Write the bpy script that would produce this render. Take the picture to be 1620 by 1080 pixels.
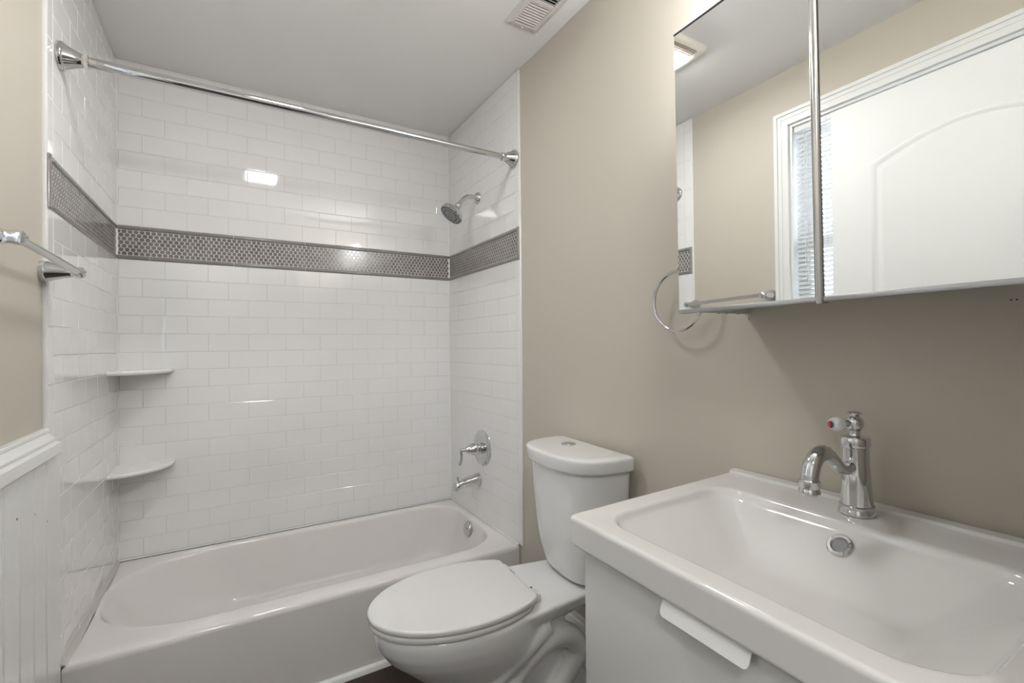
import bpy, bmesh, math, random
from mathutils import Vector, Matrix
PI = math.pi
random.seed(7)
S = bpy.context.scene
C = S.collection
for o in list(bpy.data.objects):
    bpy.data.objects.remove(o, do_unlink=True)

# ------------------------------------------------------------------ camera
CH = 1.213
YAW, PITCH, ROLL, FPX = 0.5372, 0.0074, -0.0100, 738.3
fw = Vector((math.sin(YAW), math.cos(YAW), 0)); rt = Vector((math.cos(YAW), -math.sin(YAW), 0)); up = Vector((0, 0, 1))
fw2 = fw * math.cos(PITCH) + up * math.sin(PITCH); up2 = -fw * math.sin(PITCH) + up * math.cos(PITCH)
rt3 = rt * math.cos(ROLL) + up2 * math.sin(ROLL); up3 = -rt * math.sin(ROLL) + up2 * math.cos(ROLL)
cd = bpy.data.cameras.new('camera'); cam = bpy.data.objects.new('camera', cd); C.objects.link(cam)
cd.sensor_fit = 'HORIZONTAL'; cd.sensor_width = 36; cd.lens = FPX / 1620 * 36; cd.clip_start = 0.01
cam.matrix_world = Matrix(((rt3.x, up3.x, -fw2.x, 0), (rt3.y, up3.y, -fw2.y, 0), (rt3.z, up3.z, -fw2.z, CH), (0, 0, 0, 1)))
S.camera = cam

# ------------------------------------------------------------------ world, exposure, lamp strengths
w = bpy.data.worlds.new('sky'); S.world = w; w.use_nodes = True
bg = w.node_tree.nodes['Background']; bg.inputs[0].default_value = (0.74, 0.86, 1.0, 1); bg.inputs[1].default_value = 8.0
S.view_settings.view_transform = 'Standard'; S.view_settings.look = 'None'; S.view_settings.gamma = 1
S.view_settings.exposure = 0.57
S.view_settings.use_curve_mapping = False
FAN_LIGHT = 44.0      # ceiling fan lamp, emission of its lens
WALL_LIGHT = 72.0     # vanity lamp above the mirror cabinet
HALL_FILL = 48.0     # added fill lamp, unseen in the hallway behind the camera

# ------------------------------------------------------------------ materials
def mat(name, col, rough=0.5, metal=0.0, coat=0.0, spec=0.5, emit=None, es=0.0, trans=0.0, ior=1.45):
    m = bpy.data.materials.new(name); m.use_nodes = True
    b = m.node_tree.nodes['Principled BSDF']
    b.inputs['Base Color'].default_value = (*col, 1); b.inputs['Roughness'].default_value = rough
    b.inputs['Metallic'].default_value = metal; b.inputs['Coat Weight'].default_value = coat
    b.inputs['Coat Roughness'].default_value = 0.04
    b.inputs['Specular IOR Level'].default_value = spec; b.inputs['IOR'].default_value = ior
    b.inputs['Transmission Weight'].default_value = trans
    if emit:
        b.inputs['Emission Color'].default_value = (*emit, 1); b.inputs['Emission Strength'].default_value = es
    return m
def nodes(m): return m.node_tree.nodes, m.node_tree.links, m.node_tree.nodes['Principled BSDF']
def bump(m, scale, strength, dist=0.002, detail=3):
    n, l, b = nodes(m)
    tc = n.new('ShaderNodeTexCoord'); t = n.new('ShaderNodeTexNoise'); bp = n.new('ShaderNodeBump')
    t.inputs['Scale'].default_value = scale; t.inputs['Detail'].default_value = detail
    bp.inputs['Strength'].default_value = strength; bp.inputs['Distance'].default_value = dist
    l.new(tc.outputs['Object'], t.inputs['Vector']); l.new(t.outputs[0], bp.inputs['Height']); l.new(bp.outputs[0], b.inputs['Normal'])
    return m
def mottled(m, scale, a, bcol, detail=2):
    n, l, b = nodes(m)
    tc = n.new('ShaderNodeTexCoord'); t = n.new('ShaderNodeTexNoise'); r = n.new('ShaderNodeValToRGB')
    t.inputs['Scale'].default_value = scale; t.inputs['Detail'].default_value = detail
    r.color_ramp.elements[0].position = 0.3; r.color_ramp.elements[1].position = 0.7
    r.color_ramp.elements[0].color = (*a, 1); r.color_ramp.elements[1].color = (*bcol, 1)
    l.new(tc.outputs['Object'], t.inputs['Vector']); l.new(t.outputs[0], r.inputs[0]); l.new(r.outputs[0], b.inputs['Base Color'])
    return m
M = {}
M['paint'] = bump(mottled(mat('beige wall paint', (.50, .45, .37), .42, spec=.35), 1.5, (.55, .507, .432), (.562, .518, .442)), 160, .12, .001)
M['ceiling'] = bump(mat('ceiling paint', (.875, .865, .85), .7, spec=.2), 60, .15, .002)
M['trim'] = bump(mat('white trim paint', (.80, .80, .78), .22), 40, .08, .001)
M['doorpaint'] = bump(mat('white door paint', (.82, .825, .81), .5, spec=.3), 60, .08, .001)
M['gloss_trim'] = bump(mat('glossy white panel paint', (.82, .825, .81), .10, coat=.4), 22, .08, .002)
M['tile'] = mottled(mat('white glazed tile', (.82, .805, .79), .05, coat=.8, ior=1.55), 3.0, (.855, .845, .835), (.875, .865, .855))
bump(M['tile'], 26, .035, .002, 1)
M['grout'] = mat('tile grout', (.72, .70, .68), .6)
M['caulk'] = mat('white caulk', (.82, .81, .79), .35)
M['old_caulk'] = mat('greyed caulk', (.58, .56, .52), .5)
M['penny'] = mottled(mat('grey glazed mosaic', (.17, .155, .145), .16), 30, (.165, .152, .145), (.225, .205, .195), 0)
M['liner'] = bump(mottled(mat('grey glazed liner', (.20, .18, .17), .12, coat=.3), 14, (.235, .215, .205), (.275, .255, .245)), 30, .05)
M['enamel'] = mat('white tub enamel', (.80, .77, .745), .07, coat=.4)
M['china'] = mat('white vitreous china', (.80, .795, .785), .06, coat=.4)
M['sinkchina'] = mat('white sink ceramic', (.77, .755, .735), .09, coat=.3)
M['plastic'] = mat('white seat plastic', (.75, .738, .72), .18)
M['chrome'] = mat('chrome', (.66, .665, .675), .04, 1.0)
M['nickel'] = mat('brushed nickel', (.66, .65, .63), .22, 1.0)
M['alu'] = mat('satin aluminium', (.46, .46, .465), .32, 1.0)
M['mirror'] = mat('mirror glass', (.90, .91, .905), .0, 1.0)
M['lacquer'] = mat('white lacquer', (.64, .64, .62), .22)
M['pulls'] = mat('white powder coat', (.80, .80, .775), .3)
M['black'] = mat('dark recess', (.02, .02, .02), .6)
M['gray'] = mat('grey mesh screen', (.20, .20, .20), .5, .6)
M['rubber'] = mat('grey nozzle face', (.32, .33, .34), .35)
M['red'] = mat('red enamel', (.65, .04, .03), .2)
M['blue'] = mat('navy enamel', (.03, .05, .14), .2)
M['reflection'] = mat('blue grey chip', (.05, .07, .09), .5)
M['vent'] = mat('vent paint', (.72, .68, .665), .4)
M['almond'] = mat('fan plastic', (.80, .76, .68), .45)
M['slat'] = mat('blind vinyl', (.80, .80, .80), .4)
M['cord'] = mat('blind cord', (.78, .77, .74), .7)
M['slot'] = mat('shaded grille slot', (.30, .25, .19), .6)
M['lens'] = mat('lamp lens', (.9, .9, .9), .4, emit=(.985, .99, 1.0), es=FAN_LIGHT)
M['shade'] = mat('glowing lamp glass', (.9, .9, .9), .4, emit=(.965, .985, 1.0), es=WALL_LIGHT)
M['hallfill'] = mat('hall fill lamp glow', (.9, .9, .9), .4, emit=(1, .99, .97), es=HALL_FILL)
M['glass'] = mat('window glass', (1, 1, 1), .0, trans=1.0, ior=1.1)
def floor_mat():
    m = mat('dark wood planks', (.05, .03, .02), .35); n, l, b = nodes(m)
    tc = n.new('ShaderNodeTexCoord'); mp = n.new('ShaderNodeMapping'); br = n.new('ShaderNodeTexBrick')
    mp.inputs['Rotation'].default_value = (0, 0, PI / 2)
    br.inputs['Scale'].default_value = 1.0; br.inputs['Brick Width'].default_value = 1.2; br.inputs['Row Height'].default_value = .12
    br.inputs['Mortar Size'].default_value = .002
    br.inputs['Color1'].default_value = (.055, .030, .020, 1); br.inputs['Color2'].default_value = (.034, .018, .013, 1); br.inputs['Mortar'].default_value = (.008, .005, .004, 1)
    ns = n.new('ShaderNodeTexNoise'); mp2 = n.new('ShaderNodeMapping'); mp2.inputs['Scale'].default_value = (60, 3, 3); ns.inputs['Scale'].default_value = 1
    mx = n.new('ShaderNodeMix'); mx.data_type = 'RGBA'; mx.blend_type = 'MULTIPLY'; mx.inputs[0].default_value = .6
    l.new(tc.outputs['Object'], mp.inputs[0]); l.new(mp.outputs[0], br.inputs[0]); l.new(tc.outputs['Object'], mp2.inputs[0]); l.new(mp2.outputs[0], ns.inputs[0])
    l.new(br.outputs[0], mx.inputs[6]); l.new(ns.outputs[0], mx.inputs[7]); l.new(mx.outputs[2], b.inputs['Base Color'])
    return m
M['floor'] = floor_mat()

# ------------------------------------------------------------------ mesh helpers
def B(): return bmesh.new()
def obj(name, bm, m, parent=None, angle=38, smooth=True):
    bmesh.ops.recalc_face_normals(bm, faces=bm.faces[:])
    for f in bm.faces: f.smooth = smooth
    if smooth:
        for e in bm.edges:
            e.smooth = not (len(e.link_faces) == 2 and e.calc_face_angle(0) > math.radians(angle))
    me = bpy.data.meshes.new(name); bm.to_mesh(me); bm.free()
    me.materials.append(M[m]); o = bpy.data.objects.new(name, me); C.objects.link(o)
    if parent: o.parent = parent
    return o
def thing(name, label, cat, loc=(0, 0, 0), rot=(0, 0, 0), group=None):
    o = bpy.data.objects.new(name, None); C.objects.link(o); o.empty_display_size = .1
    o.location = loc; o.rotation_euler = rot; o['label'] = label; o['category'] = cat
    if group: o['group'] = group
    return o
def struct(name, bm, m, parent=None, **k):
    o = obj(name, bm, m, parent, **k)
    if not parent: o['kind'] = 'structure'
    return o
def box(bm, x0, x1, y0, y1, z0, z1, bev=0.0, seg=2, mtx=None):
    r = bmesh.ops.create_cube(bm, size=1); vs = r['verts']
    for v in vs:
        v.co = Vector((x0 + (v.co.x + .5) * (x1 - x0), y0 + (v.co.y + .5) * (y1 - y0), z0 + (v.co.z + .5) * (z1 - z0)))
    out = vs
    if bev > 0:
        es = list({e for v in vs for e in v.link_edges})
        rr = bmesh.ops.bevel(bm, geom=es, offset=bev, segments=seg, profile=.5, affect='EDGES')
        out = list({v for f in rr['faces'] for v in f.verts} | {v for v in vs if v.is_valid})
    if mtx is not None:
        for v in out: v.co = mtx @ v.co
    return out
def loft(bm, rings, cap0=False, cap1=False, closed=True):
    R = [[bm.verts.new(p) for p in ring] for ring in rings]; n = len(R[0])
    for a, b in zip(R, R[1:]):
        for i in range(n if closed else n - 1):
            j = (i + 1) % n
            try: bm.faces.new((a[i], a[j], b[j], b[i]))
            except ValueError: pass
    if cap0: bm.faces.new(R[0])
    if cap1: bm.faces.new(R[-1])
    return R
def frame_of(d):
    d = Vector(d).normalized(); a = Vector((0, 0, 1)) if abs(d.z) < .9 else Vector((1, 0, 0))
    u = d.cross(a).normalized(); return u, d.cross(u).normalized()
def tube(bm, pts, r, seg=20, caps=True):
    pts = [Vector(p) for p in pts]; rs = r if isinstance(r, (list, tuple)) else [r] * len(pts)
    rings = []; u = None
    for i, p in enumerate(pts):
        d = (pts[min(i + 1, len(pts) - 1)] - pts[max(i - 1, 0)]).normalized()
        if u is None: u, v = frame_of(d)
        else:
            u = (u - d * u.dot(d)).normalized(); v = d.cross(u)
        rings.append([p + (u * math.cos(2 * PI * k / seg) + v * math.sin(2 * PI * k / seg)) * rs[i] for k in range(seg)])
    loft(bm, rings, caps, caps)
def spline(pts, n=10):
    P = [Vector(p) for p in pts]; out = []
    for i in range(len(P) - 1):
        p0, p1, p2, p3 = P[max(i - 1, 0)], P[i], P[i + 1], P[min(i + 2, len(P) - 1)]
        for k in range(n):
            t = k / n
            out.append(.5 * ((2 * p1) + (p2 - p0) * t + (2 * p0 - 5 * p1 + 4 * p2 - p3) * t * t + (3 * p1 - p0 - 3 * p2 + p3) * t ** 3))
    out.append(P[-1]); return out
def lathe(bm, prof, org=(0, 0, 0), axis=(0, 0, 1), seg=40, caps=True):
    """profile of (radius, height along axis)"""
    a = Vector(axis).normalized(); u, v = frame_of(a); o = Vector(org)
    rings = [[o + a * h + (u * math.cos(2 * PI * k / seg) + v * math.sin(2 * PI * k / seg)) * max(r, 1e-5) for k in range(seg)] for r, h in prof]
    loft(bm, rings, caps, caps)
def sphere(bm, c, r, sx=1, sy=1, sz=1, axis=None):
    q = bmesh.ops.create_uvsphere(bm, u_segments=28, v_segments=16, radius=r)
    m = Matrix.Identity(3)
    if axis is not None: m = Vector((0, 0, 1)).rotation_difference(Vector(axis)).to_matrix()
    for v in q['verts']: v.co = m @ Vector((v.co.x * sx, v.co.y * sy, v.co.z * sz)) + Vector(c)
def rrect(x0, x1, y0, y1, r, z, n=10):
    """rounded rectangle ring; r = scalar or radii (x0y0, x1y0, x1y1, x0y1), each scalar or (rx, ry)"""
    if not isinstance(r, (list, tuple)): r = [r] * 4
    r = [q if isinstance(q, tuple) else (q, q) for q in r]
    cs = [(x0 + r[0][0], y0 + r[0][1], r[0], PI), (x1 - r[1][0], y0 + r[1][1], r[1], 1.5 * PI), (x1 - r[2][0], y1 - r[2][1], r[2], 0), (x0 + r[3][0], y1 - r[3][1], r[3], .5 * PI)]
    out = []
    for cx, cy, (rx, ry), a in cs:
        for k in range(n + 1):
            t = a + k / n * PI / 2; out.append(Vector((cx + rx * math.cos(t), cy + ry * math.sin(t), z)))
    return out
def extrude(bm, prof, A, Bp, U, V):
    """2-D profile (closed) swept straight from A to B"""
    A, Bp, U, V = Vector(A), Vector(Bp), Vector(U), Vector(V)
    loft(bm, [[A + U * a + V * b for a, b in prof], [Bp + U * a + V * b for a, b in prof]], True, True)
def prism(bm, ring, h, bev=0.0, seg=3):
    """horizontal ring extruded by h with rounded top edge (inset towards the centroid)"""
    c = sum((p for p in ring), Vector()) / len(ring)
    def ins(d, z): return [Vector((p.x, p.y, 0)) - (Vector((p.x - c.x, p.y - c.y, 0))).normalized() * d + Vector((0, 0, z)) for p in ring]
    z = ring[0].z; rings = [ins(bev * .4, z), ins(0, z + bev * .4)]
    for k in range(seg + 1):
        t = k / seg * PI / 2; rings.append(ins(bev * (1 - math.cos(t)), z + h - bev + bev * math.sin(t)))
    loft(bm, rings, True, True)

# ------------------------------------------------------------------ room numbers (metres)
XL, XR, YB, ZC = -.4259, 1.0934, 2.55, 2.445       # faces of the tiled walls, ceiling
PL, PR = -.436, 1.101                               # painted wall faces
YF = .06                                            # room face of the front wall (doorway wall)
TL, TR = 1.70, 1.763                               # front edges of the tiling left / right
BB, BT = 1.595, 1.740                               # mosaic band
TUB = .317
# floor, ceiling
bm = B(); box(bm, -1.5, 1.8, -1.6, 2.7, -.06, 0); struct('floor', bm, 'floor', smooth=False)
bm = B(); box(bm, -1.5, 1.8, -1.6, 2.7, ZC, ZC + .08); struct('ceiling', bm, 'ceiling', smooth=False)
# walls
WY0, WY1, WZ0, WZ1 = .36, 1.178, 1.10, 2.192         # window opening in the left wall
bm = B()
box(bm, -.56, PL, -.06, WY0, 0, ZC); box(bm, -.56, PL, WY1, 2.7, 0, ZC); box(bm, -.56, PL, WY0, WY1, 0, WZ0); box(bm, -.56, PL, WY0, WY1, WZ1, ZC)
wall_left = struct('wall_left', bm, 'paint', smooth=False)
bm = B(); box(bm, PR, 1.25, -.06, 2.7, 0, ZC); wall_right = struct('wall_right', bm, 'paint', smooth=False)
bm = B(); box(bm, PL, PR, 2.56, 2.7, 0, ZC); wall_back = struct('wall_back', bm, 'paint', smooth=False)
DX0, DX1, DZ = -.348, .56, 2.14
bm = B(); box(bm, PL, DX0 - .015, -.06, YF, 0, ZC); box(bm, DX1 + .015, PR, -.06, YF, 0, ZC); box(bm, DX0 - .015, DX1 + .015, -.06, YF, DZ + .015, ZC)
struct('wall_front', bm, 'paint', smooth=False)
bm = B(); box(bm, -1.3, -1.2, -1.5, -.06, 0, ZC); struct('wall_hall_left', bm, 'ceiling', smooth=False)
bm = B(); box(bm, 1.4, 1.5, -1.5, -.06, 0, ZC); struct('wall_hall_right', bm, 'ceiling', smooth=False)
bm = B(); box(bm, -1.3, 1.5, -1.6, -1.5, 0, ZC); struct('wall_hall_back', bm, 'ceiling', smooth=False)
bm = B(); box(bm, -1.2, -.56, -.10, -.06, 0, ZC); box(bm, 1.25, 1.4, -.10, -.06, 0, ZC); struct('wall_hall_front', bm, 'ceiling', smooth=False)

# ---- subway tiling: every tile bevelled and very slightly out of plane
TW, TH, GR = .1594, .0797, .0020
def tile(bm, O, U, V, N, u0, u1, v0, v1, t=.010, bev=.0014, tilt=.0022, dome=0):
    if u1 - u0 < .006 or v1 - v0 < .006: return
    ta, tb = random.uniform(-tilt, tilt), random.uniform(-tilt, tilt); uc, vc = (u0 + u1) / 2, (v0 + v1) / 2
    def pt(u, v, d): return O + U * u + V * v + N * d
    def ring(i, d): return [pt(u, v, d + (u - uc) * ta + (v - vc) * tb) for u, v in ((u0 + i, v0 + i), (u1 - i, v0 + i), (u1 - i, v1 - i), (u0 + i, v1 - i))]
    loft(bm, [[pt(u, v, 0) for u, v in ((u0, v0), (u1, v0), (u1, v1), (u0, v1))], ring(0, t - bev), ring(bev * .35, t - bev * .35), ring(bev, t)], False, True)
def field(bm, O, U, V, N, ua, ub, va, vb, vref, phase, down):
    """running-bond rows from vref, clipped to the window ua..ub, va..vb"""
    k = 0
    while True:
        v1 = vref - k * TH if down else vref + (k + 1) * TH; v0 = v1 - TH
        if (down and v1 <= va) or (not down and v0 >= vb): break
        off = phase + (TW / 2 if (k % 2) else 0); i0 = math.floor((ua - off) / TW)
        for i in range(i0, i0 + 30):
            a, b = off + i * TW, off + (i + 1) * TW
            if b <= ua or a >= ub: continue
            tile(bm, O, U, V, N, max(a, ua) + GR / 2, min(b, ub) - GR / 2, max(v0, va) + GR / 2, min(v1, vb) - GR / 2)
        k += 1
def column(bm, O, U, V, N, ua, ub, va, vb, h):
    v = va
    while v < vb - .005:
        tile(bm, O, U, V, N, ua + GR / 2, ub - GR / 2, v + GR / 2, min(v + h, vb) - GR / 2, bev=.003); v += h
def surround(wall, O, U, N, ua, ub, edge, zlow, phase, liner_joints, label):
    """white tile, grey mosaic band and liners on one wall; edge = None or (u0, u1, side) of the trim column"""
    O, U, N = Vector(O), Vector(U), Vector(N); V = Vector((0, 0, 1)); t = .010
    bm = B(); f0, f1 = ua, ub
    if edge:
        f0, f1 = (edge[1], ub) if edge[2] < 0 else (ua, edge[0])
        for a, b in ((zlow, BB), (BT, ZC - .004)): column(bm, O, U, V, N, edge[0], edge[1], a, b, .1594)
    field(bm, O, U, V, N, f0, f1, zlow, BB, BB, phase, True)
    field(bm, O, U, V, N, f0, f1, BT, ZC - .004, BT, phase + TW / 2, False)
    obj('subway_tile', bm, 'tile', wall, angle=20)
    bm = B(); loft(bm, [[O + U * a + V * b + N * d for a, b in ((ua, zlow), (ub, zlow), (ub, ZC - .002), (ua, ZC - .002))] for d in (0, t - .0009)], True, True)
    obj('grout', bm, 'grout', wall, smooth=False)
    # liners (half-round) top and bottom, and a vertical piece closing the band
    bm = B(); L = .018
    prof = [(L * (.5 - .5 * math.cos(PI * k / 10)), t - .002 + .0075 * math.sin(PI * k / 10)) for k in range(11)]
    js = sorted([j for j in liner_joints if ua < j < ub]); cuts = [ua] + js + [ub]
    for z0 in (BB, BT - L):
        for a, b in zip(cuts, cuts[1:]):
            loft(bm, [[O + U * u + V * (z0 + p) + N * d for p, d in prof] for u in (a + .0012, b - .0012)], True, True)
    if edge:
        e0 = ua if edge[2] < 0 else ub - L
        loft(bm, [[O + U * (e0 + p) + V * z + N * (d + .001) for p, d in prof] for z in (BB + .001, BT - .001)], True, True)
    obj('pencil_liner', bm, 'liner', wall)
    # penny rounds
    bm = B(); p = .0202; ph = p * .866; R = .0087; lo, hi = BB + L + .0015, BT - L - .0015
    m0, m1 = (ua + L + .001 if edge and edge[2] < 0 else ua + .002), (ub - L - .001 if edge and edge[2] > 0 else ub - .002)
    rows = 7; step = (hi - lo - .0125) / 6.0
    for r in range(rows):
        zc = lo + .00625 + r * step; x = m0 + (p / 2 if r % 2 else 0) + .003
        while x < m1:
            pts = []
            for q in range(18):
                an = 2 * PI * q / 18; rr = R * (1 + .055 * math.cos(6 * (an - PI / 2)))
                pts.append((min(max(x + rr * math.cos(an), m0), m1), min(max(zc + rr * math.sin(an), lo), hi)))
            cx = sum(q[0] for q in pts) / 18; cz = sum(q[1] for q in pts) / 18
            if max(q[0] for q in pts) - min(q[0] for q in pts) > .006:
                rg = lambda s, d: [O + U * (cx + (a - cx) * s) + V * (cz + (b - cz) * s) + N * d for a, b in pts]
                loft(bm, [rg(1, t - .002), rg(1, t - .0007), rg(.95, t - .0003)], False, True)
            x += p
    o = obj('mosaic_band', bm, 'penny', wall); o['label'] = 'band of small grey round mosaic tiles'
surround(wall_back, (0, YB + .010, 0), (1, 0, 0), (0, -1, 0), XL, XR, None, TUB + .004, -.2604, [-.3153, .0005, .3107, .6263, .9375], '')
surround(wall_left, (XL - .010, 0, 0), (0, 1, 0), (1, 0, 0), TL, YB, (TL, TL + .047, -1), 0.0, TL + .047, [1.742 + .0, 2.061, 2.375], '')
surround(wall_right, (XR + .010, 0, 0), (0, 1, 0), (-1, 0, 0), TR, YB, (TR, TR + .03, -1), TUB + .004, TR + .03, [1.795, 2.08, 2.383], '')
# caulk beads in corners and along open edges
bm = B()
for x, sx in ((XL, 1), (XR, -1)):
    loft(bm, [[Vector((x - sx * .001, YB + .001, z)), Vector((x + sx * .006, YB + .001, z)), Vector((x + sx * .0025, YB - .0025, z)), Vector((x - sx * .001, YB - .006, z))] for z in (TUB + .004, ZC - .001)], True, True)
box(bm, XL, XR, YB - .003, YB + .001, ZC - .006, ZC - .0005)
obj('corner_caulk', bm, 'caulk', wall_back)
bm = B(); box(bm, PL - .001, XL - .001, TL - .006, TL + .001, .0, ZC - .001, .002, 2); obj('edge_caulk', bm, 'caulk', wall_left)
bm = B(); box(bm, XR + .001, PR + .001, TR - .004, TR + .001, TUB + .004, ZC - .001, .002, 2); obj('edge_caulk', bm, 'caulk', wall_right)
# small screw holes in the paint below the mirror cabinet
bm = B()
for y, z in ((.695, 1.271), (.2325, 1.279), (.239, 1.279)):
    lathe(bm, [(.0013, 0), (.0013, .0006)], (PR - .0004, y, z), (-1, 0, 0), 10)
obj('screw_hole', bm, 'black', wall_right)

# ---- wainscot, chair rail, baseboards, shoe mouldings
PX = -.411
prof = []; y = -.06; gp = .086; g0 = 1.454 - gp * 17
pts = [(.0, PL), (.0, PX)]
ys = [1.454 + gp * k for k in range(-18, 4)]
ring = [(YF, PL), (YF, PX)]
for gy in ys:
    if YF + .01 < gy < 1.69:
        ring += [(gy - .0045, PX), (gy - .003, PX - .0016), (gy - .0012, PX), (gy + .0015, PX + .0008), (gy + .004, PX), (gy + .0052, PX - .0013), (gy + .0064, PX)]
ring += [(1.735, PX), (1.735, PL)]
bm = B(); loft(bm, [[Vector((x, yy, z)) for yy, x in ring] for z in (.0, .945)], True, True)
wain = struct('trim_1', bm, 'gloss_trim', angle=25)
bm = B()
for yy, z in ((1.545, .820), (1.632, .775), (1.44, .842)):
    lathe(bm, [(.0035, 0), (.002, .0006)], (PX, yy, z), (1, 0, .0), 8)
obj('reflection_speck', bm, 'reflection', wain)  # dark bluish discs painting window reflections in the panel's bumps
bm = B()
cap = [(PL, 1.004), (-.4245, 1.004), (-.4225, 1.001), (-.4225, .995), (-.4245, .992), (-.4215, .9885), (-.4175, .983), (-.413, .9795), (-.4085, .978), (-.4085, .973), (-.411, .971), (-.406, .9675), (-.398, .966), (-.3975, .964), (-.3975, .939), (-.399, .937), (-.4075, .937), (PL, .937)]
extrude(bm, cap, (0, YF, 0), (0, 1.697, 0), (1, 0, 0), (0, 0, 1)); struct('trim_2', bm, 'trim', angle=25)
bm = B()
base = [(0, 0), (-.016, 0), (-.016, .165), (-.013, .178), (-.012, .186), (-.008, .192), (-.008, .20), (-.005, .208), (0, .208)]
extrude(bm, base, (PR, YF, 0), (PR, 1.763, 0), (1, 0, 0), (0, 0, 1))
extrude(bm, [(-.016, 0), (-.030, 0), (-.029, .008), (-.025, .014), (-.016, .018)], (PR, YF, 0), (PR, 1.763, 0), (1, 0, 0), (0, 0, 1))
struct('baseboard_right', bm, 'trim', angle=25)
bm = B(); extrude(bm, [(0, 0), (-.019, 0), (-.018, .007), (-.013, .015), (-.006, .0195), (0, .02)], (-.405, 1.7918, 0), (1.07, 1.7918, 0), (0, 1, 0), (0, 0, 1)); struct('trim_3', bm, 'trim', angle=25)

# ---- window in the left wall
bm = B(); cz = .058
def casing(d0, d1, a, b):
    # mitred frame on three sides: a..b = distance outwards from the opening
    for side in range(3):
        o0 = [(WY0 - a, WZ0 - .02), (WY0 - a, WZ1 + a), (WY1 + a, WZ1 + a), (WY1 + a, WZ0 - .02)]
        o1 = [(WY0 - b, WZ0 - .02), (WY0 - b, WZ1 + b), (WY1 + b, WZ1 + b), (WY1 + b, WZ0 - .02)]
        q = [o0[side], o0[side + 1], o1[side + 1], o1[side]]
        loft(bm, [[Vector((PL + d, y, z)) for y, z in q] for d in (d0, d1)], True, True)
casing(-.0005, .013, 0, cz * .45); casing(-.0005, .016, cz * .45, cz * .74); casing(-.0005, .022, cz * .74, cz)
win = struct('window_1', bm, 'trim')
bm = B()
for (y0, y1, z0, z1) in ((WY0, WY0 + .012, WZ0, WZ1), (WY1 - .012, WY1, WZ0, WZ1), (WY0 + .012, WY1 - .012, WZ1 - .012, WZ1), (WY0 + .012, WY1 - .012, WZ0, WZ0 + .012)):
    box(bm, -.558, PL - .001, y0, y1, z0, z1)
obj('jamb', bm, 'trim', win)
bm = B(); zm = 1.66
for (x0, z0, z1) in ((-.545, zm - .02, WZ1 - .012), (-.520, WZ0 + .012, zm + .02)):
    a, b = WY0 + .012, WY1 - .012
    for q in ((a, a + .045, z0, z1), (b - .045, b, z0, z1), (a + .045, b - .045, z0, z0 + .04), (a + .045, b - .045, z1 - .045, z1)): box(bm, x0, x0 + .024, *q)
obj('sash', bm, 'trim', win)
bm = B(); box(bm, -.535, -.531, WY0 + .05, WY1 - .05, zm, WZ1 - .05); box(bm, -.510, -.506, WY0 + .05, WY1 - .05, WZ0 + .05, zm); obj('pane', bm, 'glass', win, smooth=False)
bm = B(); box(bm, -.56, PL + .05, WY0 - cz - .015, WY1 + cz - .002, WZ0 - .03, WZ0 - .0205, .004); obj('sill', bm, 'trim', win)
# blind
bl = thing('window_blind', 'white venetian mini blind lowered in the window, seen in the mirror', 'blind', (-.462, (WY0 + WY1) / 2, WZ1 - .013))
hw = (WY1 - WY0) / 2 - .016
bm = B(); box(bm, -.014, .014, -hw, hw, -.027, 0, .002); obj('headrail', bm, 'slat', bl)
bm = B()
z = -.045
while z > -(WZ1 - WZ0) + .075:
    T = Matrix.Translation((0, 0, z)) @ Matrix.Rotation(math.radians(52), 4, 'Y')
    rings = [[T @ Vector((-.0125 + .025 * k / 6, s * (hw - .004), .0022 * math.sin(PI * k / 6) + e)) for k in range(7)] for s in (-1, 1) for e in (0,)]
    loft(bm, rings, closed=False)
    z -= .0205
o = obj('slats', bm, 'slat', bl)
sm = o.modifiers.new('thickness', 'SOLIDIFY'); sm.thickness = .0006
bm = B(); zb = z + .010; box(bm, -.012, .012, -hw + .004, hw - .004, zb - .014, zb, .002); obj('bottom_rail', bm, 'slat', bl)
bm = B()
for yy in (-hw + .11, 0, hw - .075):
    for xx in (-.0135, .0135): tube(bm, [(xx, yy, -.02), (xx, yy, zb)], .0011, 6)
obj('ladder_cord', bm, 'cord', bl)
bm = B(); tube(bm, [(.02, hw - .135, -.02), (.022, hw - .137, -.55)], .0028, 8); o = obj('tilt_wand', bm, 'glass', bl)
bm = B()
for yy in (hw - .055, hw - .045): tube(bm, [(.017, yy, -.02), (.018, yy, -.7)], .0012, 6)
obj('lift_cord', bm, 'cord', bl)
for y0, y1 in ((hw - .080, hw - .066), (-.008, .008)):
    bm = B(); box(bm, -.0155, .016, y0, y1, -.0285, .001, .001); obj('bracket', bm, 'cord', bl)

# ---- room door, opened against the left wall in front of the window
LX, LY0, LY1, LZ = -.350, .130, .965, 2.135
bm = B(); box(bm, LX - .035, LX, LY0, LY1, .012, LZ, .002); door = struct('door_1', bm, 'doorpaint')
def panel(x, sgn, y0, y1, z0, z1, rise):
    bm = B(); n = 24
    def out(i):
        a, b, zz = y0 + i, y1 - i, z1 - i
        top = [(b + (a - b) * k / n, zz + rise * math.sin(PI * k / n)) for k in range(n + 1)]
        return [(a, z0 + i), (b, z0 + i)] + top
    rings = [[Vector((x + sgn * d, yy, zz)) for yy, zz in out(i)] for i, d in ((-.002, -.001), (0, .0005), (.006, .004), (.014, .003), (.022, -.0006), (.034, -.0006), (.05, .003))]
    loft(bm, rings, False, True); return obj('panel_moulding', bm, 'doorpaint', door, angle=50)
panel(LX, 1, LY0 + .135, LY1 - .135, 1.05, 1.885, .075); panel(LX, 1, LY0 + .135, LY1 - .135, .22, .86, .0)
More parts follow.
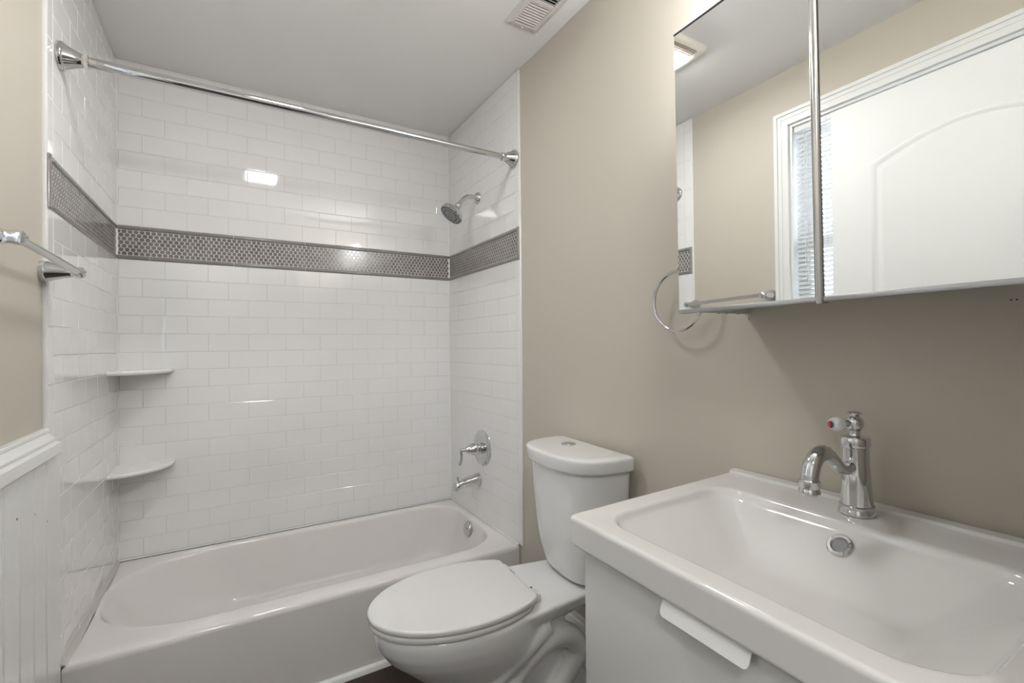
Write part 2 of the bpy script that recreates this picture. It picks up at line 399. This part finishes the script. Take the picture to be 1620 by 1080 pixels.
panel(LX - .035, -1, LY0 + .135, LY1 - .135, 1.05, 1.885, .075); panel(LX - .035, -1, LY0 + .135, LY1 - .135, .22, .86, .0)
bm = B()
lathe(bm, [(.032, 0), (.032, .004), (.012, .010), (.011, .035), (.02, .042), (.027, .055), (.024, .068), (.006, .074)], (LX, LY1 - .065, .90), (1, 0, 0))
lathe(bm, [(.032, 0), (.032, .004), (.020, .008), (0, .008)], (LX - .035, LY1 - .065, .90), (-1, 0, 0))
obj('door_handle', bm, 'nickel', door)
bm = B()
for z in (.25, 1.1, 1.85): lathe(bm, [(.006, 0), (.006, .09)], (LX + .002, LY0 - .006, z), seg=12)
obj('hinge', bm, 'nickel', door)
bm = B()   # frame round the doorway
for (x0, x1, z0, z1) in ((DX0 - .0149, DX0, 0, DZ), (DX1, DX1 + .0149, 0, DZ), (DX0 - .0149, DX1 + .0149, DZ, DZ + .0149)): box(bm, x0, x1, -.0598, YF - .0002, z0, z1)
for yy0, yy1 in ((YF, YF + .014), (-.074, -.06)):
    for (x0, x1, z0, z1) in ((DX0 - .080, DX0 - .006, 0, DZ + .006), (DX1 + .006, DX1 + .075, 0, DZ + .006), (DX0 - .080, DX1 + .075, DZ + .006, DZ + .075)): box(bm, x0, x1, yy0, yy1, z0, z1)
struct('trim_4', bm, 'trim')

# ------------------------------------------------------------------ bathtub
tub = thing('bathtub', 'white enamelled alcove bathtub below the tiled walls', 'bathtub', (0, 1.792, 0))
X0, X1, Y0, Y1 = XL + .0005, XR + .006, 0.0, YB - 1.792 - .001
def tr(i, z, r=.006): return rrect(X0 + i, X1 - i, Y0 + i, Y1 - i, r, z)
def basin(k, z, e=0):
    """k 0 = opening, 1 = floor outline"""
    a = lambda p, q: p + (q - p) * k
    return rrect(a(-.398, -.12) - e, a(1.050, .965) + e, a(.088, .135) - e, a(.705, .665) + e,
                 [(a(.36, .22), a(.25, .19)), (a(.20, .11), a(.19, .11)), (a(.17, .11), a(.16, .11)), (a(.36, .22), a(.25, .19))], z)
bm = B()
rings = [tr(.0, 0.0), tr(0, .02), tr(.0, TUB - .022), tr(0, TUB - .019), tr(.002, TUB - .009), tr(.008, TUB - .002), tr(.017, TUB, .018)]
for d, e in ((0, .014), (.002, .007), (.007, .002), (.014, .0)): rings.append(basin(0, TUB - d, e))
for k, z in ((.06, .29), (.14, .26), (.26, .215), (.42, .16), (.58, .115), (.74, .085), (.88, .068), (1.0, .062)): rings.append(basin(k ** 1.15, z))
rings.append([Vector((.35 + (p.x - .35) * .5, .40 + (p.y - .40) * .5, .060)) for p in basin(1, .06)])
loft(bm, rings, False, True); o = obj('tub_shell', bm, 'enamel', tub, angle=50)
bm = B()
ox, oy, oz = 1.0345, 2.200 - 1.792, .268; ax = Vector((-1, 0, .25)).normalized()
lathe(bm, [(.036, -.004), (.036, .005), (.033, .010), (.026, .0115), (.025, .0105), (.010, .0112), (.009, .0105), (.0, .0105)], (ox, oy, oz), ax)
ov = obj('overflow_plate', bm, 'chrome', tub)
bm = B(); lathe(bm, [(.004, .0), (.004, .0015), (0, .0018)], Vector((ox, oy, oz)) + ax * .0105, ax, 12); obj('screw', bm, 'nickel', ov)
bm = B(); lathe(bm, [(.036, 0), (.036, .003), (.028, .004), (.022, .002), (0, .002)], (.84, .40, .0605)); obj('drain', bm, 'chrome', tub)
bm = B(); extrude(bm, [(-.001, -.001), (.011, -.001), (.004, .003), (-.001, .009)], (X0, .004, TUB), (X0, Y1, TUB), (1, 0, 0), (0, 0, 1)); obj('caulk_bead', bm, 'old_caulk', tub)
bm = B(); extrude(bm, [(.001, -.001), (-.0035, -.001), (-.002, .002), (.001, .0035)], (XR, .004, TUB), (XR, Y1, TUB), (1, 0, 0), (0, 0, 1)); obj('caulk_bead', bm, 'caulk', tub)
bm = B(); extrude(bm, [(.001, -.001), (-.0035, -.001), (-.002, .002), (.001, .0035)], (X0, Y1, TUB), (XR, Y1, TUB), (0, 1, 0), (0, 0, 1)); obj('caulk_bead', bm, 'caulk', tub)

# ------------------------------------------------------------------ shower rod, shower head, valve, spout, shelves
rod = thing('shower_curtain_rod', 'chrome tension shower rod spanning the tub between the tiled walls', 'shower rod', (XL, 1.80, 2.053))
W = XR - XL
fl = [(.040, 0), (.040, .008), (.038, .011), (.034, .013), (.0300, .022), (.0245, .034), (.0200, .046), (.0180, .056), (.0190, .058), (.0190, .064), (.0165, .066)]
for x, s in ((.0005, 1), (W - .0005, -1)):
    bm = B(); lathe(bm, fl, (x, 0, 0), (s, 0, 0)); obj('flange', bm, 'chrome', rod)
bm = B(); tube(bm, [(.06, 0, 0), (1.01, 0, 0)], .0145, 28); obj('outer_tube', bm, 'chrome', rod)
bm = B(); tube(bm, [(1.0, 0, 0), (W - .06, 0, 0)], .0128, 28); obj('inner_tube', bm, 'chrome', rod)
bm = B(); n = 8
loft(bm, [[Vector((x, .0131 * math.cos(a), .0131 * math.sin(a))) for a in [math.radians(60 + 70 * k / n) for k in range(n + 1)]] for x in (1.405, 1.438)], closed=False)
o = obj('sticker', bm, 'slat', rod); o['label'] = 'small white sticker on the rod'

sh = thing('showerhead', 'chrome shower head on a bent arm, high on the right tiled wall', 'shower head', (XR, 2.168, 1.978))
bm = B(); lathe(bm, [(.030, 0), (.030, .004), (.026, .011), (.017, .016), (.013, .017)], (0, 0, 0), (-1, 0, 0)); obj('wall_flange', bm, 'chrome', sh)
arm = spline([(0, 0, 0), (-.030, 0, .002), (-.062, -.001, -.004), (-.088, -.002, -.024), (-.108, -.004, -.050)], 8)
bm = B(); tube(bm, arm, .0122, 20); obj('shower_arm', bm, 'chrome', sh)
hd = Vector((-.62, .0, -.78)).normalized(); hp = Vector((-.108, -.004, -.050))
bm = B(); sphere(bm, hp + hd * .010, .0175); lathe(bm, [(.0155, 0), (.0155, .012), (.020, .018), (.030, .027), (.050, .038), (.060, .046), (.0625, .054), (.0625, .062), (.059, .066)], hp + hd * .010, hd); obj('head', bm, 'chrome', sh)
bm = B(); q = hp + hd * .0762; lathe(bm, [(.0585, 0), (.0585, .0012), (.045, .0030), (.043, .0018), (.028, .0018), (.026, .0035), (0, .0042)], q, hd); face = obj('spray_face', bm, 'rubber', sh)
bm = B(); u, v = frame_of(hd)
for R, n in ((.0525, 26), (.036, 18), (.012, 6)):
    for k in range(n):
        a = 2 * PI * k / n; c = q + (u * math.cos(a) + v * math.sin(a)) * R
        lathe(bm, [(.0022, 0), (.0015, .006)], c, hd, 8)
obj('nozzle', bm, 'black', face)

va = thing('shower_valve', 'chrome round shower valve with lever on the right tiled wall', 'shower valve', (XR, 2.140, .688))
bm = B(); lathe(bm, [(.092, 0), (.092, .003), (.086, .009), (.066, .013), (.050, .0145), (.049, .0135), (.038, .0145), (.0, .0145)], (0, 0, 0), (-1, 0, 0), 56); obj('escutcheon', bm, 'chrome', va)
bm = B(); lathe(bm, [(.030, .012), (.030, .024), (.027, .026), (.027, .036), (.0305, .039), (.0305, .058), (.027, .063), (.0245, .075), (.017, .088), (.0105, .098), (.010, .120), (.007, .124)], (0, 0, 0), (-1, 0, 0)); hd_ = obj('handle', bm, 'chrome', va)
bm = B(); tube(bm, spline([(-.117, 0, .006), (-.121, .002, -.006), (-.1185, .003, -.028), (-.120, .005, -.055), (-.126, .007, -.074)], 6), [.0065] * 6 + [.0062] * 10 + [.007] * 6 + [.0075] * 3, 14); obj('lever', bm, 'chrome', hd_)

sp = thing('tub_spout', 'chrome tub spout with diverter knob below the shower valve', 'tub spout', (XR, 2.185, .515))
bm = B()
def orect(cx, hw_, zt, zb_, n=6): return [Vector((cx, p.x, p.y)) for p in rrect(-hw_, hw_, zb_, zt, min(hw_, (zt - zb_) / 2) * .92, 0, n)]
loft(bm, [orect(-.0003, .0295, .0335, -.0295), orect(-.002, .031, .035, -.031), orect(-.006, .031, .035, -.031), orect(-.03, .029, .0285, -.029), orect(-.075, .0255, .018, -.026), orect(-.108, .0235, .0105, -.025), orect(-.116, .0232, .009, -.032), orect(-.120, .0228, .008, -.0385), orect(-.134, .0215, .0035, -.041), orect(-.1375, .0195, .0, -.0405), orect(-.1385, .016, -.004, -.037)], True, True)
obj('spout_body', bm, 'chrome', sp)
bm = B(); lathe(bm, [(.004, 0), (.004, .014), (.009, .017), (.009, .021), (.006, .024)], (-.120, 0, .006)); obj('diverter_knob', bm, 'chrome', sp)

def shelf(z, label, r):
    s = thing('corner_shelf', label, 'shelf', (XL, YB, z), group='ceramic corner shelves')
    n = 20; out = [Vector((0, 0, 0))] + [Vector((r * math.cos(a) if True else 0, -r * math.sin(a), 0)) for a in [PI / 2 * k / n for k in range(n + 1)]]
    bm = B()
    def rg(d, zz):
        return [Vector((0, 0, zz))] + [Vector((max((r - d) * math.cos(PI / 2 * k / n), 0), -max((r - d) * math.sin(PI / 2 * k / n), 0), zz)) for k in range(n + 1)]
    loft(bm, [rg(.010, -.018), rg(.003, -.0165), rg(0, -.011), rg(0, -.006), rg(.003, -.001), rg(.008, 0)], True, True)
    obj('shelf_slab', bm, 'tile', s, angle=50)
shelf(1.125, 'upper white ceramic corner shelf on the left of the tub', .197)
shelf(.722, 'lower white ceramic corner shelf on the left of the tub', .200)

# ------------------------------------------------------------------ towel bar, towel ring
tb = thing('towel_bar', 'chrome towel bar on the beige left wall above the white panelling', 'towel bar', (PL, 1.47, 1.4255), (-.026, 0, 0))
def post(y):
    bm = B(); lathe(bm, [(.0265, 0), (.028, .004), (.028, .010), (.0265, .016), (.0225, .028), (.0180, .041), (.0143, .054), (.0128, .063), (.0128, .067), (.0138, .071), (.0148, .078), (.0138, .085), (.008, .090), (0, .091)], (0, y, 0), (1, 0, -.0)); return obj('post', bm, 'chrome', tb)
post(-.205); post(.215)
bm = B(); tube(bm, [(.076, -.20, 0), (.076, .21, 0)], .0088, 20); o = obj('bar', bm, 'nickel', tb)
trg = thing('towel_ring', 'chrome towel ring on the right wall below the mirror corner', 'towel ring', (PR, .876, 1.413))
bm = B(); R = .0825; n = 64
tube(bm, [(-.045, R * math.sin(2 * PI * k / n), -R + R * math.cos(2 * PI * k / n)) for k in range(n + 1)], .0046, 14, False); bmesh.ops.remove_doubles(bm, verts=bm.verts[:], dist=1e-5); obj('ring', bm, 'chrome', trg)
bm = B(); lathe(bm, [(.024, 0), (.024, .004), (.019, .012), (.011, .026), (.0075, .038), (.0085, .046), (.0085, .050), (.004, .054)], (-.0005, -.014, .0025), (-1, 0, 0)); obj('mount', bm, 'chrome', trg)

# ------------------------------------------------------------------ toilet (local +x forward, +y to the camera side)
to = thing('toilet', 'white two-piece toilet with closed lid between the bathtub and the vanity', 'toilet', (1.084, 1.258, 0), (0, 0, PI - math.radians(3.6)))
def egg(ub, uf, hwid, hb, z, n=40, pw=2.2, um=None):
    """plan outline: rounded front at uf, straight back at ub with half-width hb"""
    um = um if um is not None else ub + (uf - ub) * .45
    pts = []
    for k in range(n + 1):
        t = -PI / 2 + PI * k / n; c, s = math.cos(t), math.sin(t)
        pts.append(Vector((um + (uf - um) * max(c, 0) ** (2 / pw), hwid * math.copysign(abs(s) ** (2 / 2.05), s), z)))
    m = 12
    for k in range(1, m + 1):
        t = k / m; w_ = hwid + (hb - hwid) * (t * t * (3 - 2 * t)); pts.append(Vector((um + (ub - um) * t, w_, z)))
    for k in range(1, 5): pts.append(Vector((ub, hb * (1 - 2 * k / 5), z)))
    for k in range(m, 0, -1):
        t = k / m; w_ = hwid + (hb - hwid) * (t * t * (3 - 2 * t)); pts.append(Vector((um + (ub - um) * t, -w_, z)))
    return pts
def oval(ub, uf, hwid, hb, z, um, n=40, m=16):
    pts = []
    for k in range(n + 1):
        t = -PI / 2 + PI * k / n; pts.append(Vector((um + (uf - um) * max(math.cos(t), 0), hwid * math.sin(t), z)))
    q = math.sqrt(max(1 - (hb / hwid) ** 2, 0))
    side = [(um + (ub - um) * (k / m), hwid * math.sqrt(1 - (q * k / m) ** 2)) for k in range(1, m)] + [(ub + .004, hb * .99), (ub, hb * .955)]
    pts += [Vector((u_, w_, z)) for u_, w_ in side]
    for k in range(1, 5): pts.append(Vector((ub, hb * .955 * (1 - 2 * k / 5), z)))
    pts += [Vector((u_, -w_, z)) for u_, w_ in reversed(side)]
    return pts
def bake_remesh(bm, voxel, smooth_it):
    me = bpy.data.meshes.new('tmp'); bm.to_mesh(me); bm.free(); o = bpy.data.objects.new('tmp', me); C.objects.link(o)
    md = o.modifiers.new('r', 'REMESH'); md.mode = 'VOXEL'; md.voxel_size = voxel
    ms = o.modifiers.new('s', 'SMOOTH'); ms.factor = .5; ms.iterations = smooth_it
    dg = bpy.context.evaluated_depsgraph_get(); ev = o.evaluated_get(dg); out = B(); out.from_mesh(ev.to_mesh()); ev.to_mesh_clear()
    bpy.data.objects.remove(o, do_unlink=True); bpy.data.meshes.remove(me); return out
bm = B()
loft(bm, [egg(.05, .55, .112, .10, 0), egg(.05, .545, .110, .10, .05), egg(.09, .535, .098, .085, .12), egg(.12, .56, .100, .08, .18), egg(.15, .61, .118, .08, .24),
          egg(.17, .675, .142, .09, .30), egg(.19, .725, .160, .10, .345), egg(.21, .752, .172, .11, .385), egg(.22, .760, .176, .12, .415), egg(.22, .760, .176, .12, .435), egg(.225, .752, .168, .115, .440)], True, True)
loft(bm, [egg(.02, .50, .118, .085, .375, um=.36), egg(.005, .52, .150, .118, .405, um=.40), egg(.0, .54, .160, .125, .432, um=.42), egg(.005, .54, .155, .120, .440, um=.42)], True, True)
for s in (1, -1):
    path = spline([(.47, s * .070, .05), (.445, s * .078, .14), (.40, s * .088, .215), (.335, s * .098, .285), (.265, s * .104, .325), (.195, s * .104, .315), (.160, s * .102, .265), (.190, s * .102, .215), (.235, s * .100, .165), (.250, s * .095, .10), (.25, s * .09, .0)], 8)
    tube(bm, path, [.040] * 20 + [.036] * (len(path) - 20), 16)
    path = spline([(.52, s * .062, .12), (.49, s * .082, .20), (.43, s * .105, .27), (.35, s * .118, .33), (.27, s * .112, .375)], 8)
    tube(bm, path, .030, 14)
bowl_bm = bake_remesh(bm, .006, 6)
for v in bowl_bm.verts:
    if v.co.z < .002: v.co.z = .0
obj('bowl', bowl_bm, 'china', to, angle=180)
def slab(rings_uv, name, m, th, bev, z, parent=to):
    bm = B(); prism(bm, rings_uv(z), th, bev, 5); return obj(name, bm, m, parent, angle=50)
seat = slab(lambda z: oval(.330, .772, .178, .135, z, .50), 'seat', 'plastic', .017, .007, .442)
lid = slab(lambda z: oval(.312, .775, .180, .132, z, .50), 'lid', 'plastic', .017, .007, .4605)
for s in (1, -1):
    bm = B(); box(bm, .285, .325, s * .085 - .019, s * .085 + .019, .4405, .462, .005); lathe(bm, [(.007, -.022), (.008, -.02), (.008, .02), (.007, .022)], (.307, s * .085, .463), (0, 1, 0), 16); obj('hinge', bm, 'plastic', to)
bm = B(); lathe(bm, [(.005, 0), (.005, .0008)], (.275, .02, .4402), seg=12); obj('bolt_hole', bm, 'black', to)
def tank(z, hwid, dep, back=.004, n=16, rc=.02, pf=2.6):
    """D-shaped plan: flat back, bowed front"""
    pts = []
    for k in range(2 * n + 1):
        t = -PI / 2 + PI * k / (2 * n); c, s = max(math.cos(t), 0), math.sin(t)
        sx = back + .045 + (dep - .045) * c ** (2 / pf); pts.append(Vector((sx, hwid * math.copysign(abs(s) ** (2 / 3.0), s), z)))
    pts += [Vector((back + .02, hwid * .995, z)), Vector((back + .004, hwid * .985, z)), Vector((back, hwid * .95, z))]
    pts += [Vector((back, hwid * .5, z)), Vector((back, 0, z)), Vector((back, -hwid * .5, z))]
    pts += [Vector((back, -hwid * .95, z)), Vector((back + .004, -hwid * .985, z)), Vector((back + .02, -hwid * .995, z))]
    return pts
bm = B()
loft(bm, [tank(.4405, .115, .128), tank(.444, .126, .142), tank(.455, .137, .155), tank(.48, .148, .166), tank(.53, .160, .177), tank(.60, .170, .186), tank(.70, .180, .194), tank(.816, .188, .200)], True, True)
obj('tank', bm, 'china', to, angle=60)
bm = B(); Lz = .815
loft(bm, [tank(Lz, .196, .212, 0), tank(Lz + .002, .2015, .218, 0), tank(Lz + .008, .2035, .2205, 0), tank(Lz + .036, .2065, .2225, 0), tank(Lz + .042, .2055, .2215, .001), tank(Lz + .046, .201, .217, .004), tank(Lz + .0485, .192, .207, .010), tank(Lz + .0495, .172, .186, .022)], True, True)
tl = obj('tank_lid', bm, 'china', to, angle=60)
bm = B(); lathe(bm, [(.026, -.001), (.026, .002), (.024, .0035), (.021, .0025), (.010, .0022), (0, .0022)], (.085, -.040, Lz + .0493)); fb = obj('flush_button', bm, 'chrome', tl)
bm = B(); lathe(bm, [(.020, 0), (.019, .0022), (0, .0026)], (.085, -.040, Lz + .0513), seg=30); obj('button_insert', bm, 'nickel', fb)
bm = B(); box(bm, .06, .10, -.012, .012, .428, .4425); obj('tank_bolt', bm, 'black', to)

# ------------------------------------------------------------------ vanity cabinet, sink, faucet
SR = (0, math.radians(-1.6), math.radians(-1.2))
vz1 = .825
vc = thing('vanity_cabinet', 'white wall-mounted vanity cabinet with one drawer under the sink', 'vanity cabinet', (PR, .415, .30), (0, 0, SR[2]))
bm = B()
H = vz1 - .30 - .006; dpt = .50; hy = .292
box(bm, -dpt, -.012, hy - .016, hy, 0, H, .001); box(bm, -dpt, -.012, -hy, -hy + .016, 0, H, .001); box(bm, -dpt, -.012, -hy, hy, 0, .016, .001); box(bm, -.06, -.045, -hy, hy, 0, H, .001); box(bm, -dpt, -dpt + .05, -hy, hy, H - .016, H)
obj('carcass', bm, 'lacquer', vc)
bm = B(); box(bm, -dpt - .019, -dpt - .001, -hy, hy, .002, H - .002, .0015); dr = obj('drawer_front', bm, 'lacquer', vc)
bm = B(); hx = -dpt - .019
Yc = .0; y0, y1 = -.062, .086
ringp = []
for yy, zz in [(y0, H + .001), (y1, H + .001)] + [(y1 - .008 + .008 * math.cos(a), H - .020 + .008 * math.sin(a)) for a in [-k * PI / 12 for k in range(0, 7)]] + [(y0 + .008 + .008 * math.cos(a), H - .020 + .008 * math.sin(a)) for a in [-PI / 2 - k * PI / 12 for k in range(0, 7)]]:
    ringp.append((yy, zz))
loft(bm, [[Vector((hx - .004 - (H - zz) * .42 - d, yy, zz)) for yy, zz in ringp] for d in (0, .0022)], True, True)
box(bm, hx - .007, -dpt, y0, y1, H - .0008, H + .0012)
obj('handle', bm, 'pulls', dr)

sk = thing('sink', 'white rectangular ceramic basin top on the vanity cabinet', 'sink', (PR - .002, .738, .888), SR)
SD, SW, ST = .527, .635, .060
def so(i, z, r=.012): return rrect(-SD + i, -.0, -SW + i, -i, [r, .004, .004, r], z)
def sb(k, z, e=0):
    a = lambda p, q: p + (q - p) * k
    return rrect(a(-.479, -.43) - e, a(-.133, -.235) + e, a(-.585, -.46) - e, a(-.052, -.190) + e,
                 [(a(.075, .03), a(.085, .03)), (a(.06, .025), a(.07, .025)), (a(.055, .02), a(.06, .02)), (a(.055, .03), a(.065, .03))], z)
bm = B()
rings = [so(.012, -ST), so(.004, -ST + .001), so(.0, -ST + .006), so(0, -ST + .009), so(0, -.0105), so(.0, -.008), so(.0008, -.004), so(.003, -.0012), so(.0065, 0, .013), so(.009, 0, .013), so(.016, 0, .014)]
for d, e in ((.0006, .010), (.0012, .005), (.003, .0015), (.007, -.001), (.012, -.003)): rings.append(sb(0, -d, e))
for k, z in ((.06, -.0175), (.12, -.0230), (.3, -.0394), (.6, -.0668), (.84, -.0888), (.92, -.0950), (1, -.0990)): rings.append(sb(k, z))
rings.append([Vector((-.335 + (p.x + .335) * .85, -.325 + (p.y + .325) * .85, -.1003)) for p in sb(1, 0)])
rings.append([Vector((-.335 + (p.x + .335) * .3, -.325 + (p.y + .325) * .3, -.1035)) for p in sb(1, 0)])
loft(bm, rings, False, True)
loft(bm, [rrect(-.030, 0, -SW + .001, -.001, .003, z, 4) if z < .003 else rrect(-.026, -.001, -SW + .003, -.003, .003, z, 4) for z in (-.006, .0035, .0062)], False, True)
obj('basin', bm, 'sinkchina', sk, angle=50)
on = Vector((-.70, 0, .72)).normalized(); op = Vector((-.1632, -.3195, -.0350))
bm = B(); lathe(bm, [(.0215, -.004), (.0215, .001), (.019, .0035), (.0145, .0035), (.0125, .001), (.012, -.003)], op, on, 36, False); orr = obj('overflow_ring', bm, 'chrome', sk)
bm = B(); lathe(bm, [(.0128, -.002), (.0128, .0006)], op, on, 24); obj('overflow_screen', bm, 'gray', orr)

fa = thing('faucet', 'polished chrome single-hole faucet with curved spout on the sink', 'faucet', (1.020, .432, .8868), (0, SR[1], 0))
bm = B(); lathe(bm, [(.0305, 0), (.0305, .004), (.0285, .009), (.0275, .013), (.0285, .016), (.0265, .018)]); obj('base_ring', bm, 'chrome', fa)
bm = B(); lathe(bm, [(.0262, .016), (.0252, .03), (.0240, .055), (.0228, .085), (.0222, .105), (.0222, .126), (.0242, .128), (.0246, .131), (.0246, .140), (.0240, .143), (.0225, .1455), (.010, .148), (.009, .152)]); obj('body', bm, 'chrome', fa)
bm = B(); lathe(bm, [(.009, .148), (.009, .156), (.0095, .158), (.0135, .162), (.0150, .168), (.0150, .174), (.0130, .180), (.0085, .184), (.0075, .187), (.0125, .189), (.0128, .191), (.011, .1925), (.004, .194), (0, .194)]); cap_ = obj('handle_hub', bm, 'chrome', fa)
sd = Vector((-1.0, .10, 0)).normalized()
def sp_(d, z): return sd * d + Vector((0, 0, z))
pts = spline([sp_(.012, .093), sp_(.034, .088), sp_(.055, .097), sp_(.073, .114), sp_(.093, .1265), sp_(.114, .1245), sp_(.130, .111), sp_(.137, .094), sp_(.139, .082)], 7)
nn = len(pts); bm = B(); tube(bm, pts, [.0115 + .0030 * min(1, max(0, (i / nn - .25) / .3)) for i in range(nn)], 24); obj('spout', bm, 'chrome', fa)
bm = B(); lathe(bm, [(.0150, 0), (.0168, .002), (.0168, .012), (.0158, .014), (.0158, .017), (.0172, .019), (.0172, .024), (.013, .026), (.012, .029), (.009, .029)], sp_(.1392, .086), (-.05, 0, -1)); obj('aerator', bm, 'chrome', fa)
kd = Vector((-.85, .40, .0)).normalized(); k0 = Vector((0, 0, .171))
bm = B(); tube(bm, [k0 + kd * .010, k0 + kd * .024], [.0065, .0075], 16); lv = obj('handle_stem', bm, 'chrome', fa)
bm = B(); lathe(bm, [(.005, .020), (.008, .022), (.0118, .0265), (.0138, .033), (.0136, .039), (.0118, .0445), (.0094, .0475), (.0, .0475)], k0, kd); kn = obj('knob', bm, 'china', fa); kn['label'] = 'white porcelain knob'
bm = B(); lathe(bm, [(.0092, .0470), (.0092, .0484), (.0074, .0488), (0, .0488)], k0, kd, 24); obj('knob_cap', bm, 'chrome', kn)
u, v = frame_of(kd)
up_ = Vector((0, 0, 1)); side = kd.cross(up_)
for nm, m_, s_ in (('hot_mark', 'red', 1), ('cold_mark', 'blue', -1)):
    bm = B(); c = k0 + kd * .0489
    arc = [c + (side * math.cos(a) * s_ + up_ * math.sin(a)) * .0068 for a in [-PI / 2 + PI * k / 10 for k in range(11)]]
    loft(bm, [arc, [p + kd * .0006 for p in arc]], True, True); obj(nm, bm, m_, kn, smooth=False)

# ------------------------------------------------------------------ mirror cabinet
mc = thing('mirror_cabinet', 'two-door mirrored medicine cabinet on the right wall above the sink', 'cabinet', (.857, .707, 1.279), (math.radians(-.45), 0, math.radians(-.4)))
CW_, CHh, CD = .604, .634, PR - .857 - .006
bm = B()
box(bm, .020, CD, -.018, -.003, .004, CHh - .004); box(bm, .020, CD, -CW_ + .003, -CW_ + .018, .004, CHh - .004)
box(bm, .020, CD, -CW_ + .018, -.018, .030, .045); box(bm, .020, CD, -CW_ + .018, -.018, CHh - .0185, CHh - .004); box(bm, CD - .012, CD, -CW_ + .018, -.018, .045, CHh - .0185); box(bm, .02, CD - .012, -.302, -.288, .0455, CHh - .0185)
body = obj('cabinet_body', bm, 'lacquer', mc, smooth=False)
for x in (.125, .155, .20):
    bm = B(); lathe(bm, [(.0032, 0), (.0032, .0012)], (x, -.0105, .0042), (0, 0, -1), 12); obj('peg_hole', bm, 'black', body)
def door_(y0, y1, nm):
    bm = B(); box(bm, .004, .018, y0, y1, 0, CHh, .001); d = obj('mirror_door', bm, 'alu', mc, smooth=False)
    bm = B(); box(bm, .0, .005, y0 + .0012, y1 - .0012, .008, CHh - .004, .0006, 1); obj('mirror_glass', bm, 'mirror', d, smooth=False)
    for z0, z1 in ((0, .008), (CHh - .004, CHh)):
        bm = B(); box(bm, -.0012, .004, y0, y1, z0, z1, .0008); obj('edge_strip', bm, 'alu', d)
    bm = B(); box(bm, -.0008, .003, y0 + .0005, y1 - .0005, CHh - .0075, CHh - .0041); obj('dark_reflection_strip', bm, 'black', d, smooth=False)  # black strip standing in for the dark reflection below the top edge
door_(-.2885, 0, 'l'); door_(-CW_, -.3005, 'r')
bm = B(); lathe(bm, [(.0054, -.004), (.0058, -.003), (.0058, CHh + .003), (.0054, CHh + .004)], (.000, -.2945, 0), seg=24); box(bm, .0, .018, -.3002, -.2888, -.003, CHh + .003); obj('centre_pillar', bm, 'nickel', mc)

# ------------------------------------------------------------------ ceiling vent
cv = thing('ceiling_vent', 'white louvred air register on the ceiling near the right wall', 'vent', (.960, 1.372, ZC), (0, 0, math.radians(-.0)))
bm = B(); hx_, hy_ = .071, .152
fr = lambda i, z, : rrect(-hx_ + i, hx_ - i, -hy_ + i, hy_ - i, .004, z, 3)
loft(bm, [fr(0, -.0002), fr(0, -.003), fr(.006, -.008), fr(.026, -.0085), fr(.0265, -.002)], False, False)
box(bm, -.046, .046, -.006, .006, -.0085, -.001); obj('frame', bm, 'vent', cv)
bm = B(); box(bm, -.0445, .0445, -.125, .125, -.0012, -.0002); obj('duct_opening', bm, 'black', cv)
bm = B()
for bank in (0, 1):
    for k in range(9):
        yy = (.012 if bank == 0 else -.115) + k * .0128 + .0
        T = Matrix.Translation((0, yy, -.0052)) @ Matrix.Rotation(math.radians(-33 if bank == 0 else 33), 4, 'X')
        box(bm, -.0445, .0445, -.0035, .0035, -.0004, .0004, mtx=T)
obj('louver', bm, 'vent', cv)
bm = B(); box(bm, -.004, .004, hy_ - .014, hy_ - .008, -.0105, -.006, .0008); obj('damper_lever', bm, 'vent', cv)
# ------------------------------------------------------------------ fan light
fl_ = thing('fan_light', 'almond ceiling exhaust fan with a lit lens, seen at the mirror edge', 'fan light', (.185, 1.41, ZC))
bm = B()
q = lambda i, z: rrect(-.165 + i, .165 - i, -.165 + i, .165 - i, .02, z, 5)
loft(bm, [q(0, -.0005), q(.0, -.012), q(.006, -.022), q(.03, -.034), q(.07, -.038)], True, True); obj('housing', bm, 'almond', fl_)
bm = B()
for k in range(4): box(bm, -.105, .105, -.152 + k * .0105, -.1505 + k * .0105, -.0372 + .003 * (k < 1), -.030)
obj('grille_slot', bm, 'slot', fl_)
bm = B(); box(bm, -.110, .075, -.110, .080, -.050, -.030, .008, 3); obj('lens', bm, 'lens', fl_)
# ------------------------------------------------------------------ wall lamp above the mirror
wl = thing('wall_lamp', 'three-globe wall lamp lighting the wall above the mirrored cabinet', 'lamp', (PR, .41, 2.16))
bm = B(); box(bm, -.022, -.0005, -.26, .26, -.045, .045, .006); obj('back_plate', bm, 'chrome', wl)
for y in (-.18, 0, .18):
    bm = B(); tube(bm, [(-.02, y, 0), (-.085, y, 0), (-.10, y, -.004)], .008, 14); lathe(bm, [(.022, 0), (.026, -.012), (.020, -.022)], (-.105, y, .01), (0, 0, 1)); ar = obj('arm', bm, 'chrome', wl)
    bm = B(); sphere(bm, (-.105, y, -.045), .042, 1, 1, 1.05); obj('lamp_shade', bm, 'shade', wl)
# unseen fill lamp added in the hallway to brighten the room through the doorway
hl = thing('hall_fill_lamp', 'added unseen fill lamp on the hallway ceiling, lighting the bathroom through the door', 'lamp', (-.3, -.8, ZC))
bm = B(); lathe(bm, [(.15, -.0005), (.15, -.02), (.14, -.025)]); obj('rim', bm, 'nickel', hl)
bm = B(); lathe(bm, [(.135, -.024), (.125, -.05), (.09, -.075), (.04, -.088), (0, -.09)]); obj('lamp_shade', bm, 'hallfill', hl)
